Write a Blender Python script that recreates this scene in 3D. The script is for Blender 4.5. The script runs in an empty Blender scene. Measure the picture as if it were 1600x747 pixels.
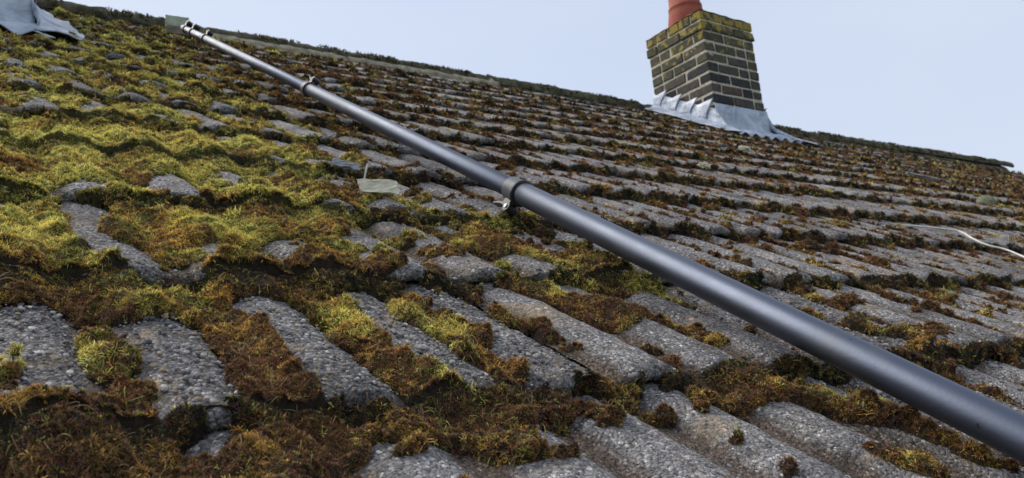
import bpy, bmesh, math, random
import numpy as np
from mathutils import Vector, Matrix, noise as mnoise

# ------------------------------------------------------------------ camera, world, sun, exposure
sc = bpy.context.scene
COL = sc.collection
CZ = 5.2                                  # camera height above the ground
PITCH = math.radians(30.0178)             # roof pitch
CP, SP = math.cos(PITCH), math.sin(PITCH)
CAMN = 0.318                              # camera height above the roof plane (along its normal)

cam_d = bpy.data.cameras.new("camera")
cam = bpy.data.objects.new("camera", cam_d)
COL.objects.link(cam)
Rr = ((0.81687824, 0.03245435, 0.5758964), (-0.56774109, 0.22158987, 0.79282279), (-0.10188226, -0.97459974, 0.19943761))
m = Matrix([[Rr[i][0], -Rr[i][1], -Rr[i][2]] for i in range(3)]).to_4x4()
m.translation = Vector((0, 0, CZ))
cam.matrix_world = m
cam_d.sensor_width = 36
cam_d.lens = 36 * 1304.24 / 1600
cam_d.clip_start = 0.02
cam_d.clip_end = 3000
cam_d.dof.use_dof = True
cam_d.dof.focus_distance = 0.98
cam_d.dof.aperture_fstop = 16
sc.camera = cam
sc.view_settings.view_transform = 'Standard'
sc.view_settings.look = 'None'
sc.view_settings.exposure = 0.88
sc.view_settings.gamma = 1.0

SUN_EL, SUN_AZ = math.radians(48), math.radians(-32)      # azimuth from +Y towards +X (behind the ridge, to the left)
world = bpy.data.worlds.new("World")
sc.world = world
world.use_nodes = True
wn, wl = world.node_tree.nodes, world.node_tree.links
wn.clear()
wo = wn.new('ShaderNodeOutputWorld')
bg = wn.new('ShaderNodeBackground')
sky = wn.new('ShaderNodeTexSky')
sky.sky_type = 'NISHITA'
sky.sun_disc = False
sky.sun_elevation = SUN_EL
sky.sun_rotation = SUN_AZ
sky.air_density = 1.0
sky.dust_density = 2.0
bg.inputs['Strength'].default_value = 0.10
# thin high cloud veil over the sky
tc = wn.new('ShaderNodeTexCoord')
nz = wn.new('ShaderNodeTexNoise')
nz.inputs['Scale'].default_value = 2.2
nz.inputs['Detail'].default_value = 4
nz.inputs['Roughness'].default_value = 0.5
mp = wn.new('ShaderNodeMapping')
mp.inputs['Scale'].default_value = (1, 1, 2.5)
wl.new(tc.outputs['Generated'], mp.inputs[0])
wl.new(mp.outputs[0], nz.inputs['Vector'])
mr = wn.new('ShaderNodeMapRange')
mr.inputs['From Min'].default_value = 0.3
mr.inputs['From Max'].default_value = 0.7
mr.inputs['To Min'].default_value = 0.74
mr.inputs['To Max'].default_value = 0.90
wl.new(nz.outputs['Fac'], mr.inputs['Value'])
mx = wn.new('ShaderNodeMix')
mx.data_type = 'RGBA'
mx.inputs['B'].default_value = (3.85, 4.25, 5.05, 1)
wl.new(mr.outputs[0], mx.inputs['Factor'])
wl.new(sky.outputs[0], mx.inputs['A'])
wl.new(mx.outputs['Result'], bg.inputs['Color'])
wl.new(bg.outputs[0], wo.inputs['Surface'])

sun_d = bpy.data.lights.new("sun", 'SUN')
sun_d.energy = 1.9
sun_d.angle = math.radians(50)
sun_d.color = (1.0, 0.93, 0.82)
sun = bpy.data.objects.new("sun", sun_d)
COL.objects.link(sun)
sd = Vector((math.sin(SUN_AZ) * math.cos(SUN_EL), math.cos(SUN_AZ) * math.cos(SUN_EL), math.sin(SUN_EL)))
sun.rotation_euler = sd.to_track_quat('Z', 'Y').to_euler()
sun.location = (0, 0, 20)

# ------------------------------------------------------------------ helpers
rng = np.random.default_rng(7)
random.seed(7)


def RP(u, v, n=0.0):
    """point on the roof: u along the eaves, v up the slope, n above the plane of the tile butts"""
    q = n - CAMN
    return Vector((u, v * CP - q * SP, v * SP + q * CP + CZ))


def RPn(u, v, n):
    q = n - CAMN
    return np.stack([u, v * CP - q * SP, v * SP + q * CP + CZ], -1)


def zroof(Y, n=0.0):
    return Y * SP / CP + (n - CAMN) / CP + CZ


_perm = np.random.default_rng(3).permutation(256)
_perm = np.concatenate([_perm, _perm])
_grad = np.array([[math.cos(a), math.sin(a)] for a in np.linspace(0, 2 * math.pi, 17)[:16]])


def perlin(x, y):
    xi = np.floor(x).astype(int); yi = np.floor(y).astype(int)
    xf = x - xi; yf = y - yi
    xi &= 255; yi &= 255
    def g(ix, iy, dx, dy):
        h = _perm[_perm[ix & 255] + (iy & 255)] & 15
        return _grad[h, 0] * dx + _grad[h, 1] * dy
    u = xf * xf * xf * (xf * (xf * 6 - 15) + 10); v = yf * yf * yf * (yf * (yf * 6 - 15) + 10)
    a = g(xi, yi, xf, yf); b = g(xi + 1, yi, xf - 1, yf)
    c = g(xi, yi + 1, xf, yf - 1); d = g(xi + 1, yi + 1, xf - 1, yf - 1)
    return (a + u * (b - a) + v * ((c + u * (d - c)) - (a + u * (b - a)))) * 1.4


def fbm(x, y, o=4, r=0.5):
    s = 0; a = 1; t = 0
    for i in range(o):
        s = s + a * perlin(x * 2 ** i + 17.3 * i, y * 2 ** i + 5.1 * i); t += a; a *= r
    return s / t


def sstep(a, b, x):
    t = np.clip((x - a) / (b - a), 0, 1)
    return t * t * (3 - 2 * t)


def mk_mesh(name, verts, faces, smooth=True, mat=None, cols=None):
    me = bpy.data.meshes.new(name)
    verts = np.asarray(verts, dtype=np.float32)
    if isinstance(faces, np.ndarray):
        n, k = faces.shape
        me.vertices.add(len(verts)); me.vertices.foreach_set('co', verts.ravel())
        me.loops.add(n * k); me.loops.foreach_set('vertex_index', faces.astype(np.int32).ravel())
        me.polygons.add(n)
        me.polygons.foreach_set('loop_start', np.arange(0, n * k, k, dtype=np.int32))
        me.update(calc_edges=True)
        me.validate()
    else:
        me.from_pydata([tuple(map(float, v)) for v in verts], [], faces)
        me.update()
    if smooth:
        me.polygons.foreach_set('use_smooth', np.ones(len(me.polygons), dtype=bool))
    if cols is not None:
        at = me.attributes.new('col', 'FLOAT_COLOR', 'POINT')
        c = np.ones((len(verts), 4), dtype=np.float32); c[:, :3] = cols
        at.data.foreach_set('color', c.ravel())
    if mat:
        me.materials.append(mat)
    return me


def link(name, me, parent=None, label=None, cat=None, group=None, kind=None):
    o = bpy.data.objects.new(name, me)
    COL.objects.link(o)
    if parent is not None:
        o.parent = parent
    if label: o['label'] = label
    if cat: o['category'] = cat
    if group: o['group'] = group
    if kind: o['kind'] = kind
    return o


def empty(name, loc, label, cat, group=None):
    o = bpy.data.objects.new(name, None)
    COL.objects.link(o)
    o.location = loc
    o.empty_display_size = 0.1
    o['label'] = label; o['category'] = cat
    if group: o['group'] = group
    return o


def keep(o, root):
    """child built in world coordinates under an Empty that is not at the origin"""
    o.parent = root
    o.matrix_parent_inverse = Matrix.Translation(-Vector(root.location))
    return o


def grid_faces(nu, nv, off=0, wrap=False):
    i = np.arange(nu - 1)[:, None]; j = np.arange(nv if wrap else nv - 1)[None, :]
    j2 = (j + 1) % nv
    a = i * nv + j; b = i * nv + j2; c = (i + 1) * nv + j2; d = (i + 1) * nv + j
    return np.stack([a, d, c, b], -1).reshape(-1, 4) + off


# ------------------------------------------------------------------ materials
class NT:
    def __init__(s, name):
        s.m = bpy.data.materials.new(name); s.m.use_nodes = True
        s.t = s.m.node_tree; s.n = s.t.nodes; s.n.clear()
        s.out = s.n.new('ShaderNodeOutputMaterial')
        s.b = s.n.new('ShaderNodeBsdfPrincipled')
        s.t.links.new(s.b.outputs[0], s.out.inputs['Surface'])
        s.geo = s.n.new('ShaderNodeNewGeometry')

    def l(s, a, b): s.t.links.new(a, b)

    def val(s, inp, v):
        if isinstance(v, bpy.types.NodeSocket): s.l(v, inp)
        else: inp.default_value = v

    def noise(s, scale, detail=3, rough=0.55, vec=None, dist=0.0):
        n = s.n.new('ShaderNodeTexNoise')
        n.inputs['Scale'].default_value = scale; n.inputs['Detail'].default_value = detail
        n.inputs['Roughness'].default_value = rough; n.inputs['Distortion'].default_value = dist
        s.l(vec if vec is not None else s.geo.outputs['Position'], n.inputs['Vector'])
        return n.outputs['Fac']

    def voro(s, scale, vec=None, feat='F1'):
        n = s.n.new('ShaderNodeTexVoronoi'); n.feature = feat
        n.inputs['Scale'].default_value = scale
        s.l(vec if vec is not None else s.geo.outputs['Position'], n.inputs['Vector'])
        return n

    def ramp(s, fac, stops):
        r = s.n.new('ShaderNodeValToRGB')
        s.l(fac, r.inputs[0])
        el = r.color_ramp.elements
        while len(el) < len(stops): el.new(0.5)
        for e, (p, c) in zip(el, stops):
            e.position = p
            e.color = (c, c, c, 1) if isinstance(c, (int, float)) else (*c, 1)
        return r.outputs[0]

    def mix(s, fac, a, b, mode='MIX'):
        n = s.n.new('ShaderNodeMix'); n.data_type = 'RGBA'; n.blend_type = mode
        s.val(n.inputs['Factor'], fac)
        for k, v in (('A', a), ('B', b)):
            if isinstance(v, bpy.types.NodeSocket): s.l(v, n.inputs[k])
            else: n.inputs[k].default_value = (*v, 1)
        return n.outputs['Result']

    def math(s, op, a, b=0.0):
        n = s.n.new('ShaderNodeMath'); n.operation = op
        s.val(n.inputs[0], a); s.val(n.inputs[1], b)
        return n.outputs[0]

    def bump(s, h, dist, strength=1.0, nrm=None):
        n = s.n.new('ShaderNodeBump')
        n.inputs['Distance'].default_value = dist; n.inputs['Strength'].default_value = strength
        s.l(h, n.inputs['Height'])
        if nrm is not None: s.l(nrm, n.inputs['Normal'])
        return n.outputs[0]

    def fin(s, col=None, rough=0.8, nrm=None, metal=0.0, spec=0.4):
        if col is not None: s.val(s.b.inputs['Base Color'], col if isinstance(col, bpy.types.NodeSocket) else (*col, 1))
        s.val(s.b.inputs['Roughness'], rough)
        s.b.inputs['Metallic'].default_value = metal
        s.b.inputs['Specular IOR Level'].default_value = spec
        if nrm is not None: s.l(nrm, s.b.inputs['Normal'])
        return s.m


def tile_material():
    t = NT('weathered_concrete_tile')
    big = t.noise(7, 4)
    base = t.ramp(big, [(0.3, (0.215, 0.205, 0.205)), (0.52, (0.335, 0.318, 0.312)), (0.72, (0.43, 0.40, 0.375))])
    # exposed aggregate grains in two sizes
    v1 = t.voro(430); v2 = t.voro(210)
    g1 = t.ramp(v1.outputs['Color'], [(0.1, 0.10), (0.4, 0.75), (0.75, 1.3), (0.93, 3.0)])
    g2 = t.ramp(v2.outputs['Color'], [(0.1, 0.45), (0.5, 1.0), (0.82, 1.1), (0.93, 2.2)])
    c = t.mix(0.75, base, g1, 'MULTIPLY')
    c = t.mix(0.65, c, g2, 'MULTIPLY')
    oi = t.n.new('ShaderNodeObjectInfo')
    c = t.mix(1.0, c, t.ramp(oi.outputs['Random'], [(0.0, 0.78), (1.0, 1.15)]), 'MULTIPLY')
    blo = t.ramp(t.noise(4.5, 6, 0.7, dist=0.4), [(0.36, 0.62), (0.5, 1.0), (0.64, 1.22)])
    c = t.mix(0.8, c, blo, 'MULTIPLY')
    # sandy brown patches where the slurry is gone, thin dirt film
    dirt = t.ramp(t.noise(11, 5, 0.6), [(0.55, 0.0), (0.66, 1.0)])
    c = t.mix(t.math('MULTIPLY', dirt, 0.8), c, t.mix(1.0, (0.43, 0.335, 0.24), g2, 'MULTIPLY'))
    va = t.n.new('ShaderNodeAttribute'); va.attribute_name = 'col'
    silt = t.ramp(t.math('ADD', t.math('MULTIPLY', va.outputs['Fac'], 0.75), t.math('MULTIPLY', t.noise(16, 4, 0.65), 0.6)), [(0.58, 0.0), (0.92, 1.0)])
    c = t.mix(t.math('MULTIPLY', silt, 0.8), c, t.mix(1.0, (0.105, 0.068, 0.042), g1, 'MULTIPLY'))
    alg = t.ramp(t.noise(23, 5, 0.65), [(0.55, 0.0), (0.68, 1.0)])
    c = t.mix(t.math('MULTIPLY', alg, 0.6), c, (0.05, 0.048, 0.042))
    lich = t.ramp(t.noise(37, 3, 0.6), [(0.69, 0.0), (0.73, 1.0)])
    c = t.mix(t.math('MULTIPLY', lich, 0.5), c, (0.40, 0.40, 0.34))
    h = t.math('ADD', t.math('MULTIPLY', v2.outputs['Distance'], -0.9), t.math('MULTIPLY', v1.outputs['Distance'], -0.5))
    h = t.math('ADD', h, t.math('MULTIPLY', t.noise(90, 5, 0.7), 2.4))
    return t.fin(c, 0.93, t.bump(h, 0.0050, 1.0), spec=0.2)


def moss_material(name, base_dark=0.5, transl=0.25, inst=True):
    t = NT(name)
    a = t.n.new('ShaderNodeAttribute'); a.attribute_name = 'col'
    a.attribute_type = 'INSTANCER' if inst else 'GEOMETRY'
    c = a.outputs['Color']
    if inst:
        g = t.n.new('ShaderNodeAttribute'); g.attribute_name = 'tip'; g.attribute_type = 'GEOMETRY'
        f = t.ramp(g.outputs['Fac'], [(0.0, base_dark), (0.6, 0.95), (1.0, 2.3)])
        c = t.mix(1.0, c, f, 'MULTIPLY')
    else:
        n = t.noise(160, 4, 0.7)
        c = t.mix(1.0, c, t.ramp(n, [(0.3, 0.35), (0.6, 1.2), (0.75, 2.2)]), 'MULTIPLY')
    m = t.fin(c, 0.85, t.bump(t.noise(260, 3, 0.7), 0.004) if not inst else None, spec=0.25)
    if inst:
        tr = t.n.new('ShaderNodeBsdfTranslucent'); t.l(c, tr.inputs[0])
        ms = t.n.new('ShaderNodeMixShader'); ms.inputs[0].default_value = transl
        t.l(t.b.outputs[0], ms.inputs[1]); t.l(tr.outputs[0], ms.inputs[2])
        t.l(ms.outputs[0], t.out.inputs['Surface'])
    return m


def simple(name, col, rough=0.6, metal=0.0, nscale=None, var=0.3, bump=0.0, spec=0.5):
    t = NT(name)
    if nscale:
        f = t.noise(nscale, 5, 0.6)
        lo = tuple(x * (1 - var) for x in col); hi = tuple(min(1, x * (1 + var)) for x in col)
        c = t.ramp(f, [(0.3, lo), (0.7, hi)])
        return t.fin(c, rough, t.bump(f, bump) if bump else None, metal, spec)
    return t.fin(col, rough, None, metal, spec)


M_TILE = tile_material()
M_BODY = moss_material('moss_cushion_body', inst=False)
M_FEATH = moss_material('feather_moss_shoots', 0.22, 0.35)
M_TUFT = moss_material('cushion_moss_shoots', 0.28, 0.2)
M_MORT = simple('lime_mortar', (0.46, 0.42, 0.33), 0.95, 0, 45, 0.35, 0.004, 0.2)
M_DECK = simple('roof_underlay', (0.03, 0.028, 0.025), 0.95, 0, 20, 0.4)


def ridge_material():
    t = NT('ridge_tile_with_lichen')
    c = t.ramp(t.noise(14, 5, 0.65), [(0.32, (0.025, 0.027, 0.018)), (0.48, (0.08, 0.075, 0.045)), (0.62, (0.14, 0.13, 0.09)), (0.8, (0.2, 0.19, 0.14))])
    g = t.ramp(t.voro(300).outputs['Color'], [(0.1, 0.5), (0.9, 1.5)])
    c = t.mix(0.7, c, g, 'MULTIPLY')
    return t.fin(c, 0.95, t.bump(t.noise(60, 5, 0.7), 0.01), spec=0.2)


M_RIDGE = ridge_material()

# ------------------------------------------------------------------ the roof: layout of the courses
V0, GAUGE, ROLL, TW = 0.540, 0.305, 0.108, 0.324
THK, RH = 0.022, 0.0145
KMIN, KMAX = -4, 13
VR = 4.86                                 # ridge
U0, U1 = -2.3, 13.6
kk = np.arange(KMIN - 1, KMAX + 3)
SHIFT = {int(k): float(s) for k, s in zip(kk, rng.uniform(-0.012, 0.012, len(kk)))}
SHIFT[0] = 0.0; SHIFT[-1] = 0.010


def rollprof(x):
    """height of the rolls; valleys at multiples of ROLL"""
    c = 0.5 - 0.5 * np.cos(2 * np.pi * x / ROLL)
    return RH * (1 - np.power(1 - c, 1.7))


VALLEY0 = 0.609 - 0.058                    # u of one valley


def tile_n(u, v):
    """height of the tiles above the roof plane"""
    k = np.floor((v - V0) / GAUGE)
    t = v - V0 - k * GAUGE
    sh = np.vectorize(lambda q: SHIFT.get(int(q), 0.0))(k)
    return THK * (1 - t / GAUGE) + rollprof(u - VALLEY0 - sh), t, k, sh


def tile_mesh(nx, rows, seed, name):
    r = np.random.default_rng(seed)
    xs = np.linspace(-0.0012, TW + 0.0012, nx)
    prof = [(0.016, -0.017), (0.002, -0.0165), (-0.0005, -0.010), (0.0, -0.003), (0.004, 0.0)] if nx > 20 else [(0.006, -0.017), (0.0, -0.004), (0.004, 0.0)]
    ys = [p[0] for p in prof] + list(np.linspace(0.012, 0.355, rows))
    zo = [p[1] for p in prof] + [0.0] * rows
    X, Yv = np.meshgrid(xs, np.array(ys), indexing='ij')
    Zo = np.meshgrid(xs, np.array(zo), indexing='ij')[1]
    Z = Zo + rollprof(X) - THK * Yv / GAUGE + THK
    ox = r.uniform(0, 50)
    # worn, chipped lower edge
    edge = fbm(xs * 26 + ox, xs * 0 + seed, 4, 0.6) * 0.006 - np.clip(fbm(xs * 12 + ox + 9, xs * 0 + 3.3, 3) - 0.22, 0, 1) * 0.035
    w = np.clip(1 - np.maximum(Yv, 0) / 0.05, 0, 1)
    Yv = Yv - edge[:, None] * w
    lump = fbm(X * 45 + ox, Yv * 45, 4, 0.6)
    Z = Z + lump * (0.0046 if nx > 20 else 0.001) - w ** 3 * 0.002
    Z = Z - 0.004 * np.clip(fbm(X * 14 + ox, Yv * 14 + 7, 3) - 0.15, 0, 1)
    X = X + (fbm(Yv * 30 + ox, X * 0 + 1.7, 2) * 0.0012)
    verts = np.stack([X, Yv, Z], -1).reshape(-1, 3)
    f = grid_faces(len(xs), len(ys))[:, ::-1]
    f = f[:, ::-1]
    val = np.repeat((1 - rollprof(xs) / RH)[:, None], len(ys), 1).reshape(-1)
    me = mk_mesh(name, verts, f, True, M_TILE, np.stack([val] * 3, -1))
    return me, verts, f, val


roof = empty('tiled_roof', RP(0, V0, 0), 'moss covered pitched roof of grey ribbed concrete tiles filling the lower frame', 'roof')
near_meshes = [tile_mesh(49, 22, 100 + i, 'roof_tile')[0] for i in range(10)]
far_np = [tile_mesh(13, 4, 200 + i, 'tmp')[1:] for i in range(6)]
fcol = []

spots = []
for k in range(KMIN, KMAX + 1):
    v = V0 + k * GAUGE
    du = (k * 1.37 % 1.0)
    first = VALLEY0 + SHIFT.get(k, 0) - math.ceil((VALLEY0 - U0) / ROLL) * ROLL - ROLL * int(du * 3)
    nt = int((U1 - first) / TW) + 1
    for i in range(nt):
        u = first + i * TW
        c = RP(u + TW / 2, v + GAUGE / 2, 0)
        d = (c - Vector((0, 0, CZ))).length
        q = Vector((Rr[0][0] * c[0] + Rr[1][0] * c[1] + Rr[2][0] * (c[2] - CZ), Rr[0][1] * c[0] + Rr[1][1] * c[1] + Rr[2][1] * (c[2] - CZ), Rr[0][2] * c[0] + Rr[1][2] * c[1] + Rr[2][2] * (c[2] - CZ)))
        vis = False
        if q.z > 0.02:
            px, py = q.x / q.z, q.y / q.z
            mg = 0.3 / max(q.z, 0.2)
            vis = abs(px) < 0.62 + mg and abs(py) < 0.29 + mg
        spots.append((0 if vis else 1, d, u, v, k))
spots.sort()
Trot = Matrix.Rotation(PITCH, 4, 'X')
fv, ff, off = [], [], 0
for i, (nv, d, u, v, k) in enumerate(spots):
    jr = random.uniform
    u_ = u + jr(-0.0015, 0.0015); v_ = v + jr(-0.007, 0.005); n_ = jr(-0.001, 0.003)
    M = Matrix.Translation(RP(u_, v_, n_)) @ Trot @ Matrix.Rotation(jr(-0.006, 0.006), 4, 'Z') @ Matrix.Rotation(jr(-0.008, 0.008), 4, 'Y')
    if i < 295:
        o = link('roof_tile', near_meshes[random.randrange(10)])
        keep(o, roof)
        o.matrix_basis = M
    else:
        vv, f, vl = far_np[random.randrange(6)]; fcol.append(vl)
        Mn = np.array(M)
        fv.append(vv @ Mn[:3, :3].T + Mn[:3, 3]); ff.append(f + off); off += len(vv)
me = mk_mesh('roof_tile', np.concatenate(fv), np.concatenate(ff), True, M_TILE, np.stack([np.concatenate(fcol)] * 3, -1))
keep(link('roof_tile', me, kind='stuff'), roof)

# sarking below the tiles, back slope, ridge and verge
ve = V0 + KMIN * GAUGE
A = [RP(U0, ve, -0.03), RP(U1, ve, -0.03), RP(U1, VR, -0.03), RP(U0, VR, -0.03)]
yr = A[2].y
B = [Vector((U1, yr + yr - A[1].y, A[1].z)), Vector((U0, yr + yr - A[0].y, A[0].z))]
low = Vector((0, 0, -0.12))
vs = A + B + [p + low for p in A + B]
keep(link('roof_deck', mk_mesh('roof_deck', vs, [(0, 1, 2, 3), (3, 2, 4, 5), (6, 9, 8, 7), (9, 11, 10, 8), (0, 6, 7, 1), (5, 4, 10, 11), (0, 3, 9, 6), (3, 5, 11, 9), (1, 7, 8, 2), (2, 8, 10, 4)], False, M_DECK)), roof)


def ridge_tile(seed, L=0.455):
    r = np.random.default_rng(seed)
    na, nl = 17, 22
    a = np.linspace(math.radians(-12), math.radians(192), na)
    ls = np.linspace(0, L, nl)
    Lg, Ag = np.meshgrid(ls, a, indexing='ij')
    rad = 0.118 + fbm(Lg * 16 + seed * 3.3, Ag * 3, 4, 0.7) * 0.022 - 0.010 * (Lg > L * 0.93)
    Yv = np.cos(Ag) * rad * 1.1; Z = np.sin(Ag) * rad * 0.62
    vo = np.stack([Lg, Yv, Z], -1).reshape(-1, 3)
    vi = np.stack([Lg, Yv * 0.87, Z * 0.84 - 0.004], -1).reshape(-1, 3)
    n = len(vo)
    fo = grid_faces(nl, na); fi = grid_faces(nl, na, n)[:, ::-1]
    cap = []
    for s in (0, nl - 1):
        for j in range(na - 1):
            q = (s * na + j, s * na + j + 1, n + s * na + j + 1, n + s * na + j)
            cap.append(q if s else q[::-1])
    return mk_mesh('ridge_tile', np.concatenate([vo, vi]), np.concatenate([fo, fi, np.array(cap)]), True, M_RIDGE)


rms = [ridge_tile(s) for s in range(6)]
RZ = RP(0, VR, 0)
u = 0.30
while u < 10.2:
    if not (4.62 < u + 0.2 < 5.3):
        o = link('ridge_tile', rms[random.randrange(6)])
        keep(o, roof)
        rise = 0.032 + 0.05 * max(0, min(1, (u - 6) / 4))
        o.matrix_basis = Matrix.Translation((u, RZ.y, RZ.z + rise - 0.045 + random.uniform(-.004, .004))) @ Matrix.Rotation(random.uniform(-.012, .012), 4, 'Y') @ Matrix.Rotation(random.uniform(-.01, .01), 4, 'Z')
    u += 0.462
# bedding under the ridge tiles, and a stretch of newer bare mortar pointed over it
M_POINT = simple('sandy_pointing', (0.34, 0.30, 0.22), 0.95, 0, 24, 0.5, 0.006, 0.2)
for nm, ua, ub, nb, prof, mt in (('ridge_bedding', 0.3, 10.3, 240, [(-0.13, 0.012), (-0.125, 0.032), (-0.11, 0.046), (-0.08, 0.060), (-0.02, 0.07)], M_RIDGE),
                                 ('ridge_mortar', 1.15, 3.1, 90, [(-0.15, 0.012), (-0.145, 0.036), (-0.132, 0.050), (-0.11, 0.058), (-0.06, 0.064)], M_POINT)):
    us = np.linspace(ua, ub, nb)
    vs = []
    for uu in us:
        for j, (dv, dn) in enumerate(prof):
            nn = mnoise.noise(Vector((uu * 9, j * 2.0, 3))) + 0.5 * mnoise.noise(Vector((uu * 27, j * 2.0, 8)))
            vs.append(RP(uu, VR + dv + nn * 0.022, dn + 0.010 * nn))
    keep(link(nm, mk_mesh(nm, np.array(vs), grid_faces(nb, 5), True, mt)), roof)

# ------------------------------------------------------------------ moss
BARE = [(0.544, 1.099, 0.597, 1.094, 0.023), (0.077, 0.717, 0.072, 0.609, 0.047), (0.174, 0.704, 0.165, 0.533, 0.027), (0.305, 0.737, 0.285, 0.542, 0.031), (0.383, 0.682, 0.396, 0.549, 0.018), (0.48, 0.75, 0.571, 0.565, 0.021), (0.597, 0.725, 0.6, 0.531, 0.031), (0.444, 0.467, 0.45, 0.38, 0.038), (0.533, 0.444, 0.552, 0.354, 0.036), (0.618, 0.445, 0.648, 0.33, 0.036), (0.237, 0.438, 0.276, 0.432, 0.031), (0.329, 0.451, 0.339, 0.407, 0.026), (0.172, 0.825, 0.22, 0.84, 0.019), (0.509, 0.981, 0.559, 0.85, 0.021), (0.619, 1.008, 0.644, 0.915, 0.013), (0.315, 0.942, 0.347, 0.92, 0.016), (0.148, 1.13, 0.174, 1.115, 0.015), (0.124, 0.97, 0.153, 0.959, 0.015), (0.362, 1.232, 0.379, 1.206, 0.013), (0.643, 1.171, 0.664, 1.099, 0.017), (1.01, 1.368, 0.799, 1.181, 0.019), (0.826, 1.477, 0.881, 1.386, 0.021), (0.651, 1.461, 0.669, 1.424, 0.01), (0.143, 0.887, 0.163, 0.868, 0.013), (0.615, 0.576, 0.599, 0.503, 0.021), (0.294, 0.571, 0.306, 0.533, 0.021), (0.462, 0.538, 0.495, 0.533, 0.021), (0.474, 0.836, 0.515, 0.814, 0.013)]
MOSS = [(0.065, 0.561, 0.117, 0.552, 0.052), (0.218, 0.709, 0.222, 0.535, 0.042), (0.116, 0.687, 0.113, 0.602, 0.014), (0.331, 0.754, 0.336, 0.669, 0.031), (0.33, 0.61, 0.352, 0.555, 0.027), (0.43, 0.732, 0.451, 0.66, 0.027), (0.417, 0.6, 0.438, 0.555, 0.029), (0.564, 0.706, 0.561, 0.606, 0.012), (0.535, 0.728, 0.552, 0.688, 0.013), (0.274, 0.512, 0.35, 0.497, 0.021), (0.378, 0.503, 0.447, 0.49, 0.021), (0.464, 0.512, 0.521, 0.464, 0.021), (0.523, 0.475, 0.507, 0.432, 0.01), (0.619, 0.513, 0.772, 0.489, 0.023), (0.609, 0.487, 0.583, 0.353, 0.013), (0.789, 0.494, 0.821, 0.406, 0.017), (0.821, 0.406, 0.819, 0.294, 0.01), (0.718, 0.362, 0.721, 0.314, 0.014), (0.697, 1.018, 0.796, 0.843, 0.052), (0.641, 0.815, 0.686, 0.699, 0.031), (0.7, 0.743, 0.772, 0.642, 0.013), (0.047, 0.645, 0.049, 0.602, 0.021), (0.119, 0.648, 0.127, 0.636, 0.013), (0.139, 0.47, 0.224, 0.474, 0.042), (0.295, 0.459, 0.296, 0.423, 0.021), (0.375, 0.461, 0.411, 0.442, 0.021), (0.077, 0.993, 0.089, 0.845, 0.052), (0.12, 0.846, 0.152, 0.828, 0.031), (0.217, 0.987, 0.456, 1.082, 0.063), (0.275, 0.831, 0.435, 0.859, 0.037), (0.096, 1.308, 0.384, 1.524, 0.126), (0.518, 1.585, 0.652, 1.527, 0.052), (1.117, 0.557, 1.121, 0.514, 0.013), (1.107, 0.652, 1.136, 0.578, 0.013), (1.363, 0.756, 1.4, 0.579, 0.009), (1.475, 1.108, 1.623, 0.986, 0.01), (0.373, 1.167, 0.592, 1.261, 0.052), (1.206, 3.415, 1.478, 3.317, 0.021), (0.152, 0.759, 0.232, 0.793, 0.021)]


def capsule(u, v, c):
    au, av, bu, bv, r = c
    du, dv = bu - au, bv - av
    L = du * du + dv * dv + 1e-9
    t = np.clip(((u - au) * du + (v - av) * dv) / L, 0, 1)
    return np.hypot(u - au - t * du, v - av - t * dv) / r


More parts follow.
